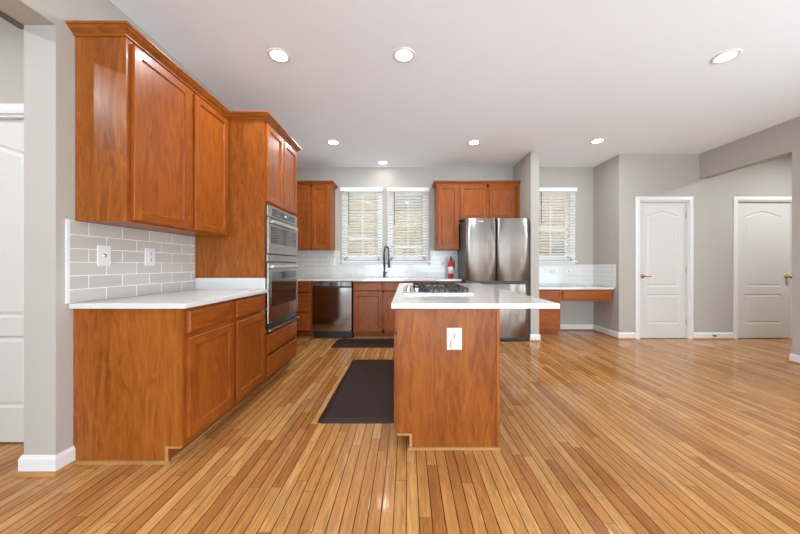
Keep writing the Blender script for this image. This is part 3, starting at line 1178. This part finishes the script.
# tile on the back wall
mb = MB()
yb0, yb1 = BK - 0.010, BK - 0.0005
xs = [LW1 + 0.003, -1.152, -0.390, -0.368, 0.403, 1.80]
mb.box(xs[0], -1.150, yb0, yb1, 0.9065, 1.366)
mb.box(-1.150, 0.402, yb0, yb1, 0.9065, 1.128)
mb.box(-0.392, -0.368, yb0, yb1, 1.128, 1.366)
mb.box(0.402, 1.80, yb0, yb1, 0.9065, 1.366)
tag(mb.build('tile_backsplash', 'tile_back_daylit'), 'grey subway tile backsplash, daylight put into its colour, on the back wall behind the sink', 'backsplash')

# back upper cabinets
UB = 4.925
DUB = BK - UB - 0.002
G_UB = 'cherry upper cabinets on the back wall'
wL = -1.235 - (LW1 + 0.004)
upper(None, UB, wL, DUB, 'two-door cherry upper cabinet left of the windows', 0, doors=[(0.030, 0.325), (0.349, wL - 0.020)], group=G_UB, x0=LW1 + 0.004)
upper(None, UB, 0.362, DUB, 'tall narrow cherry upper cabinet between right window and refrigerator', 0, doors=[(0.020, 0.342)], group=G_UB, x0=0.477)
wF = 1.818 - 0.8395
upper(None, UB, wF, DUB, 'short two-door cherry cabinet above the refrigerator', 0, z0=1.85, doors=[(0.022, 0.440), (0.485, wF - 0.075)], group=G_UB, x0=0.8395)
crown([(LW1 + 0.004, UB), (-1.235, UB), (-1.235, BK - 0.001)], 'cherry crown moulding on the cabinet left of the windows')
crown([(0.477, BK - 0.001), (0.477, UB), (1.818, UB)], 'cherry crown moulding above the tall narrow cabinet and refrigerator cabinet')

# ------------------------------------------------------------------ refrigerator
FR = 4.455                         # door front plane
X0, X1 = 0.862, 1.792
t = thing('refrigerator', 'stainless french-door refrigerator beside the grey partition wall', 'refrigerator', ((X0 + X1) / 2, FR, 0))
loc = tuple(t.location)
mb = MB().box(X0 + 0.004, X1 - 0.004, FR + 0.062, BK - 0.06, 0.03, 1.785)
for x in (X0 + 0.05, X1 - 0.10):
    mb.box(x, x + 0.05, FR + 0.10, FR + 0.16, 0.0, 0.03)
    mb.box(x, x + 0.05, BK - 0.20, BK - 0.14, 0.0, 0.03)
mb_local(mb, loc).build('body', 'dsteel', t)


def rounded_front(x0, x1, z0, z1, y, th=0.055, bow=0.010):
    """door skin that bows slightly outwards"""
    n = 14
    pr = []
    for i in range(n + 1):
        u = i / n
        e = min(u, 1 - u) * (x1 - x0)
        edge = 0.012 * max(0, 1 - e / 0.012) ** 2
        pr.append((x0 + (x1 - x0) * u, y + edge - bow * (1 - (2 * u - 1) ** 2) + bow))
    mb = MB()
    vs = [(a, b, z0) for a, b in pr] + [(a, b, z1) for a, b in pr]
    k = n + 1
    mb.mesh(vs, [(i, i + 1, k + i + 1, k + i) for i in range(n)], 0, True)
    yb = y + th
    mb.face([(a, b, z1) for a, b in pr] + [(x1, yb, z1), (x0, yb, z1)])
    mb.face([(a, b, z0) for a, b in pr][::-1] + [(x0, yb, z0), (x1, yb, z0)])
    mb.face([(x0, pr[0][1], z0), (x0, yb, z0), (x0, yb, z1), (x0, pr[0][1], z1)])
    mb.face([(x1, pr[-1][1], z0), (x1, yb, z0), (x1, yb, z1), (x1, pr[-1][1], z1)])
    mb.face([(x0, yb, z0), (x1, yb, z0), (x1, yb, z1), (x0, yb, z1)])
    return mb


XM = 1.316
dl = mb_local(rounded_front(X0, XM - 0.004, 0.888, 1.805, FR), loc).build('door', 'steel', t)
tag(dl, 'left upper door with two small badges')
q = MB().box(0.956, 0.972, FR + 0.0005, FR + 0.008, 1.700, 1.722)
mb_local(q, loc).build('badge', 'chrome', dl)
q = MB().box(1.055, 1.115, FR + 0.000, FR + 0.008, 1.752, 1.762)
mb_local(q, loc).build('badge', 'chrome', dl)
mb_local(rounded_front(XM + 0.004, X1, 0.888, 1.805, FR), loc).build('door', 'steel', t)
mb_local(rounded_front(X0, X1, 0.055, 0.835, FR), loc).build('freezer_drawer', 'steel', t)
q = MB().box(X0 + 0.006, X1 - 0.006, FR + 0.026, FR + 0.061, 0.836, 0.887)
mb_local(q, loc).build('pocket_handle', 'black', t)
q = MB().box(X0 + 0.01, X1 - 0.01, FR + 0.03, FR + 0.061, 0.012, 0.053)
mb_local(q, loc).build('kick_grille', 'black', t)
for hx in (X0 + 0.03, X1 - 0.08):
    q = MB().cham(hx, hx + 0.05, FR + 0.02, FR + 0.12, 1.786, 1.815, 0.004)
    mb_local(q, loc).build('hinge_cover', 'black', t)

# ------------------------------------------------------------------ desk nook
DFR = 4.735
DT0, DT1 = 0.742, 0.772
t = thing('desk_cabinet', 'low cherry two-drawer cabinet under the left of the nook desk', 'cabinet', (1.950, DFR, 0))
w = 0.430
carcass(t, w, BK - DFR - 0.002, TOE_H, DT0, [(0.715, DT0), (0.535, 0.575), (TOE_H, 0.125)])
slab_front(0.018, w - 0.018, 0.560, 0.725).build('drawer', 'dh', t)
slab_front(0.018, w - 0.018, 0.120, 0.535).build('drawer', 'dh', t)
t = thing('desk_apron_cabinet', 'shallow cherry drawer unit hung under the right of the nook desk', 'cabinet', (2.381, DFR, 0.56))
w = SW - 0.035 - 2.381
mb = MB().box(0.0, w, 0.0, 0.45, 0.0, DT0 - 0.56 - 0.0005)
mb.build('apron', 'wh', t)
slab_front(0.030, w - 0.020, 0.022, 0.160).build('drawer_front', 'dh', t)
t = thing('desktop', 'white quartz desk counter in the nook under the window', 'countertop', (1.95, DFR, DT0))
mb = MB().cham(1.947, SW - 0.012, DFR - 0.030, BK - 0.002, DT0 + 0.0003, DT1, 0.003)
mb_local(mb, t.location).build('slab', 'quartz', t)
TZ = 1.128
mb = MB().box(1.947, SW - 0.0105, BK - 0.010, BK - 0.0005, DT1 + 0.0005, TZ)
mb.box(SW - 0.010, SW - 0.0005, DFR - 0.030, BK - 0.0105, DT1 + 0.0005, TZ, 1)
mb.box(SW - 0.0115, SW - 0.0005, DFR - 0.042, DFR - 0.0302, DT1 + 0.0005, TZ + 0.004, 2)
TN1, TN2 = (0.68, 0.67, 0.645), (0.71, 0.70, 0.675)
M['tile_nook_back'] = tile_mat('pale tile of the nook', 'X', 2.02, TZ, TN1, TN2, TG)
M['tile_nook_side'] = tile_mat('pale tile of the nook side', 'Y', 4.80, TZ, TN1, TN2, TG)
tag(mb.build('tile_backsplash', ['tile_nook_back', 'tile_nook_side', 'white']), 'pale tile backsplash around the nook desk', 'backsplash')

# ------------------------------------------------------------------ island
IX0, IX1 = -0.061, 0.560
IY0, IY1 = 1.868, 3.72
IT = 0.861
G_IS = 'cherry cabinets of the island'
half = (IY1 - IY0) / 2
for k, lab in enumerate(('cherry island cabinet at the near end, broad panel with white outlet', 'cherry island cabinet at the far end, behind the near one')):
    y1 = IY0 + half * (k + 1)
    wI = half - 0.001
    t = thing('island_cabinet', lab, 'cabinet', (IX0, y1, 0), R(-90), G_IS)
    dI = IX1 - IX0 - 0.0
    carcass(t, wI, dI - 0.012, TOE_H, IT, [(0.825, IT), (0.690, 0.725), (TOE_H, TOE_H + 0.045)], mids=[wI / 2])
    MB().box(0.0005, wI - 0.0005, dI - 0.0118, dI, 0.0, IT).build('back_panel', 'wv', t)
    for a, b in ((0.020, wI / 2 - 0.012), (wI / 2 + 0.012, wI - 0.010)):
        slab_front(a, b, 0.715, 0.845).build('drawer', 'dh', t)
        cab_door(a, b, 0.122, 0.690).build('door', ['dv', 'dh'], t)
    if k == 0:
        xe = wI
        end_panel(t, xe + 0.0003, xe + 0.013, 0.0, dI, 0, IT)
        s = MB().box(xe + 0.0133, xe + 0.027, TOE_D - 0.014, dI + 0.006, 0.0005, 0.016)
        s.build('end_shoe', 'shoe', t)
        e = MB().box(xe + 0.0133, xe + 0.019, TOE_D - 0.004, TOE_D + 0.012, 0.016, TOE_H + 0.012)
        e.box(xe + 0.0133, xe + 0.019, 0.0, TOE_D - 0.004, TOE_H, TOE_H + 0.012)
        e.build('notch_trim', 'shoe', t)
        s = MB().box(xe + 0.0133, xe + 0.018, dI - 0.016, dI + 0.003, 0.016, IT)
        s.build('corner_strip', 'wv', t)
        s = MB().box(xe + 0.0133, xe + 0.018, 0.0, dI - 0.0165, IT - 0.016, IT)
        s.build('top_strip', 'wh', t)
    if k == 1:
        end_panel(t, -0.013, -0.0003, 0.0, dI, 0, IT)
t = thing('countertop', 'white quartz island top with seating overhang, cooktop set in it', 'countertop', (0.4, 2.8, IT))
IZ = 0.893
mb = MB().cham(-0.094, 0.903, 1.800, 3.830, IT + 0.0005, IZ, 0.003)
mb_local(mb, t.location).build('slab', 'quartz', t)

# gas cooktop, turned so its controls face the left
t = thing('gas_cooktop', 'stainless gas cooktop with black grates on the island', 'cooktop', (0.24, 2.70, IZ))
CX0, CX1, CY0, CY1 = -0.034, 0.512, 2.315, 3.075
loc = tuple(t.location)
mb = MB().cham(CX0, CX1, CY0, CY1, IZ + 0.0005, IZ + 0.012, 0.004)
mb.cham(CX0 + 0.02, CX1 - 0.02, CY0 + 0.02, CY1 - 0.02, IZ + 0.011, IZ + 0.015, 0.002)
mb_local(mb, loc).build('tray', 'tray', t)
burn = [(0.14, 2.50), (0.14, 2.90), (0.39, 2.50), (0.39, 2.90), (0.27, 2.70)]
for bx, by in burn:
    q = MB().lathe([(0, IZ + 0.015), (0.050, IZ + 0.015), (0.048, IZ + 0.024), (0.034, IZ + 0.026), (0.036, IZ + 0.034), (0.030, IZ + 0.038), (0, IZ + 0.038)], (bx, by, 0))
    mb_local(q, loc).build('burner', 'iron', t)
gz = IZ + 0.050
for gi, (ga, gb) in enumerate(((CY0 + 0.045, 2.562), (2.570, 2.822), (2.830, CY1 - 0.045))):
    g = MB()
    xa, xb = (0.115 if gi == 0 else 0.058), CX1 - 0.035
    bt = 0.006
    for yy in (ga + bt, gb - bt):
        g.cham(xa, xb, yy - bt, yy + bt, gz - 0.012, gz, 0.002)
    for xx in (xa + bt, xb - bt):
        g.cham(xx - bt, xx + bt, ga, gb, gz - 0.012, gz, 0.002)
    n = 8
    for i in range(1, n):
        xx = xa + (xb - xa) * i / n
        g.cham(xx - 0.0035, xx + 0.0035, ga, gb, gz - 0.009, gz + 0.002, 0.002)
    for i in (range(n + 1) if gi == 0 else (0, n)):
        xx = xa + (xb - xa) * i / n
        xx = min(max(xx, xa + bt), xb - bt)
        for yy in ((ga + bt, gb - bt) if i in (0, n) else (ga + bt,)):
            g.box(xx - 0.006, xx + 0.006, yy - 0.006, yy + 0.006, IZ + 0.0152, gz - 0.011)
    mb_local(g, loc).build('grate', 'iron', t)
for kx, ky in ((0.008, 2.385), (0.078, 2.385), (0.014, 2.50), (0.014, 2.62), (0.014, 2.74)):
    q = MB().lathe([(0.019, IZ + 0.0152), (0.021, IZ + 0.018), (0.018, IZ + 0.022), (0.017, IZ + 0.044), (0.015, IZ + 0.047), (0, IZ + 0.047)], (kx, ky, 0), n=16)
    mb_local(q, loc).build('knob', 'chrome', t)


# ------------------------------------------------------------------ outlets and switches
def plate(name, label, cat, loc, rz, w=0.080, h=0.125, kind='duplex', group='white wall plates', horiz=False):
    t = thing(name, label, cat, loc, rz, group)
    MB().cham(-w / 2, w / 2, -0.007, -0.0004, -h / 2, h / 2, 0.003).build('cover_plate', 'plate', t)
    if kind == 'duplex':
        cs = ((0, h * 0.16), (0, -h * 0.16)) if not horiz else ((-w * 0.16, 0), (w * 0.16, 0))
        for (cx, cz) in cs:
            f = MB().lathe([(0.0168, -0.0071), (0.0162, -0.0090), (0, -0.0090)], (cx, 0, cz), 'Y', 18)
            o = f.build('socket', 'plate', t)
            s = MB()
            for dx in (-0.006, 0.006):
                s.box(cx + dx - 0.0020, cx + dx + 0.0020, -0.0098, -0.0091, cz - 0.002, cz + 0.009)
            s.lathe([(0.0035, -0.0091), (0.0035, -0.0098), (0, -0.0098)], (cx, 0, cz - 0.008), 'Y', 10)
            s.build('slots', 'slot', o)
    elif kind == 'switch':
        MB().cham(-0.0165, 0.0165, -0.011, -0.0071, -0.033, 0.033, 0.002).build('rocker', 'plate', t)
    else:
        q = MB().lathe([(0.012, -0.0071), (0.010, -0.010), (0.006, -0.010), (0.005, -0.014), (0, -0.014)], (0, 0, 0), 'Y', 14)
        q.build('jack', 'chrome', t)
    return t


plate('wall_plate', 'white jack plate on the left tile, nearer the camera', 'wall plate', (LW1 + 0.010, 1.888, 1.178), R(90), 0.084, 0.128, 'jack')
plate('electrical_outlet', 'white outlet plate on the left tile, nearer the oven tower', 'outlet', (LW1 + 0.010, 2.224, 1.178), R(90), 0.084, 0.128)
plate('electrical_outlet', 'small white outlet on the back tile left of the windows', 'outlet', (-1.272, BK - 0.010, 1.18), 0)
plate('electrical_outlet', 'small white outlet on the back tile left of the fire extinguisher', 'outlet', (0.615, BK - 0.010, 1.165), 0)
plate('electrical_outlet', 'white horizontal outlet on the nook tile nearer the refrigerator', 'outlet', (2.495, BK - 0.010, 1.012), 0, 0.115, 0.080, horiz=True)
plate('wall_plate', 'white jack plate on the nook tile below the blind, further right', 'wall plate', (2.775, BK - 0.010, 1.012), 0, 0.115, 0.080, 'jack')
PI_Y = IY0 - 0.0125
plate('electrical_outlet', 'large white outlet on the near end panel of the island', 'outlet', (0.287, PI_Y, 0.672), 0, 0.091, 0.134)
t = thing('plug_in_adapter', 'small white adapter plugged into the lower island socket', 'adapter', (0.287, PI_Y - 0.0094, 0.640))
MB().cham(-0.024, 0.024, -0.030, -0.0005, -0.024, 0.024, 0.008).build('case', 'plate', t)

# ------------------------------------------------------------------ floor mats


def mat(x0, x1, y0, y1, label):
    mb = MB()
    r, n, hgt, bev = 0.035, 6, 0.019, 0.045

    def ring(ins, z):
        pts = []
        for cx, cy, a0 in ((x1 - r, y0 + r, -90), (x1 - r, y1 - r, 0), (x0 + r, y1 - r, 90), (x0 + r, y0 + r, 180)):
            for i in range(n + 1):
                a = R(a0 + 90 * i / n)
                rr = max(0.006, r - ins)
                ox = math.copysign(max(0, ins - r + 0.006), (x0 + x1) / 2 - cx)
                oy = math.copysign(max(0, ins - r + 0.006), (y0 + y1) / 2 - cy)
                pts.append((cx + ox + rr * math.cos(a), cy + oy + rr * math.sin(a), z))
        return pts
    rings = [ring(0, 0.0005), ring(0.001, 0.004), ring(bev, hgt - 0.002), ring(bev + 0.006, hgt - 0.003), ring(bev + 0.010, hgt)]
    for a, b in zip(rings[:-1], rings[1:]):
        m = len(a)
        for i in range(m):
            j = (i + 1) % m
            mb.face([a[i], a[j], b[j], b[i]])
    mb.face(rings[-1])
    mb.face(rings[0][::-1])
    o = mb.build('floor_mat', 'mat', None, ((x0 + x1) / 2, (y0 + y1) / 2, 0))
    return tag(o, label, 'mat', 'dark rubber kitchen mats')


mat(-0.640, -0.030, 2.155, 3.60, 'large dark brown mat on the floor along the left side of the island')
mat(-1.037, 0.10, 4.13, 4.60, 'dark brown mat on the floor before the sink cabinet')

# ------------------------------------------------------------------ faucet
t = thing('kitchen_faucet', 'dark gooseneck kitchen faucet behind the sink between the two windows', 'faucet', (-0.385, 5.165, 0.906))
q = MB().lathe([(0.030, 0.0003), (0.030, 0.006), (0.022, 0.012), (0.020, 0.10), (0.017, 0.11), (0, 0.11)])
q.build('base', 'bronze', t)
pts = [(0, 0, 0.10), (0, 0, 0.42)]
for i in range(1, 11):
    a = math.pi * i / 10
    pts.append((0.085 * (1 - math.cos(a)) * 0.5, -0.075 * (1 - math.cos(a)), 0.42 + 0.105 * math.sin(a)))
pts.append((0.085, -0.150, 0.33))
MB().tube(pts, 0.0115, 12).build('spout', 'bronze', t)
sp = MB()
hel = []
for i in range(0, 240):
    a = 2 * math.pi * i / 12
    hel.append((0.017 * math.cos(a), 0.017 * math.sin(a), 0.14 + 0.26 * i / 240))
sp.tube(hel, 0.0028, 5)
sp.build('spring', 'bronze', t)
q = MB().lathe([(0, 0.17), (0.019, 0.17), (0.022, 0.19), (0.020, 0.26), (0.015, 0.33), (0.0, 0.335)], (0.085, -0.150, 0))
tag(q.build('spray_head', 'bronze', t), 'pull-down spray head')
q = MB().tube([(0.018, 0, 0.075), (0.045, -0.01, 0.080), (0.070, -0.03, 0.125)], [0.010, 0.008, 0.006], 8)
tag(q.build('lever', 'chrome', t), 'bright lever')

# fire extinguisher
t = thing('fire_extinguisher', 'small red fire extinguisher on the back counter near the refrigerator', 'fire extinguisher', (0.722, 5.02, 0.9062))
q = MB().lathe([(0, 0.0), (0.044, 0.0), (0.047, 0.006), (0.047, 0.230), (0.042, 0.258), (0.026, 0.280), (0.018, 0.286), (0.018, 0.300), (0, 0.300)])
q.build('cylinder', 'red', t)
q = MB().lathe([(0.0475, 0.075), (0.0477, 0.075), (0.0477, 0.185), (0.0475, 0.185)], n=24)
tag(q.build('label', 'plate', t), 'white instruction label')
v = MB()
v.lathe([(0.016, 0.3003), (0.020, 0.305), (0.020, 0.325), (0, 0.325)])
v.cham(-0.010, 0.010, -0.060, 0.030, 0.326, 0.338, 0.003)
v.cham(-0.009, 0.009, -0.055, 0.020, 0.350, 0.360, 0.003)
v.tube([(0, 0.02, 0.332), (0, 0.025, 0.345), (0, 0.018, 0.355)], 0.006, 8)
v.build('valve', 'black', t)
q = MB().tube([(0.018, 0, 0.315), (0.05, 0, 0.300), (0.058, 0, 0.24), (0.055, 0, 0.15)], 0.007, 8)
q.build('hose', 'black', t)
q = MB().lathe([(0.013, -0.021), (0.013, -0.028), (0, -0.028)], (0, 0, 0.315), 'Y', 12)
q.build('gauge', 'chrome', t)

# door stop on the pantry baseboard
t = thing('door_stop', 'small dark door stop on the baseboard between the two white doors', 'door stop', (4.63, PW - 0.0145, 0.055))
MB().lathe([(0.011, -0.0003), (0.011, -0.006), (0.006, -0.008), (0.006, -0.026), (0, -0.026)], (0, 0, 0), 'Y', 12).build('stem', 'bronze', t)
MB().lathe([(0.012, -0.0263), (0.014, -0.030), (0.012, -0.036), (0, -0.036)], (0, 0, 0), 'Y', 12).build('tip', 'black', t)

# ------------------------------------------------------------------ recessed ceiling lights
proto = None
lights = [(-0.024, 2.440, 'recessed ceiling light above the island, middle of the front three'),
          (-1.027, 2.446, 'recessed ceiling light in front of the left upper cabinets'),
          (2.570, 2.457, 'recessed ceiling light at the right, largest and alone over the open floor'),
          (-1.010, 4.180, 'recessed ceiling light past the oven tower, before the left back cabinet'),
          (0.918, 4.180, 'recessed ceiling light in front of the refrigerator'),
          (2.580, 4.130, 'recessed ceiling light before the desk nook window'),
          (-0.395, 5.000, 'recessed ceiling light close to the back wall above the sink')]
unseen_added = [(5.6, 3.5, 'added, unseen ceiling light brightening the entry behind the right wall'),  # unseen lamps added to brighten the entry and the hall
          (-3.1, 0.6, 'added, unseen ceiling light brightening the hall left of the kitchen')]
for i, (x, y, lab) in enumerate(lights + unseen_added):
    if proto is None:
        t = thing('ceiling_light', lab, 'ceiling light', (x, y, CEIL), 0, 'recessed ceiling lights')
        MB().lathe([(0.090, -0.0003), (0.090, -0.004), (0.084, -0.008), (0.068, -0.007), (0.063, -0.0035), (0.063, -0.0003)], n=32).build('trim_ring', 'white', t)
        MB().lathe([(0.0625, -0.0006), (0.0625, -0.0030), (0, -0.0035)], n=32).build('lens', 'lens', t)
        proto = t
    else:
        t = copy_tree(proto)
        t.location = (x, y, CEIL)
        t['label'] = lab
    l = bpy.data.lights.new('lamp_glow', 'AREA')
    l.shape = 'DISK'
    l.size = 0.12
    l.energy = LAMP_W * {2: 0.25, 6: 0.12, 7: 3.6, 8: 3.2}.get(i, 1.0)
    l.color = (0.90, 0.965, 1.0)
    lo = bpy.data.objects.new('lamp_glow', l)
    lo.location = (x, y, CEIL - 0.012)
    COL.objects.link(lo)
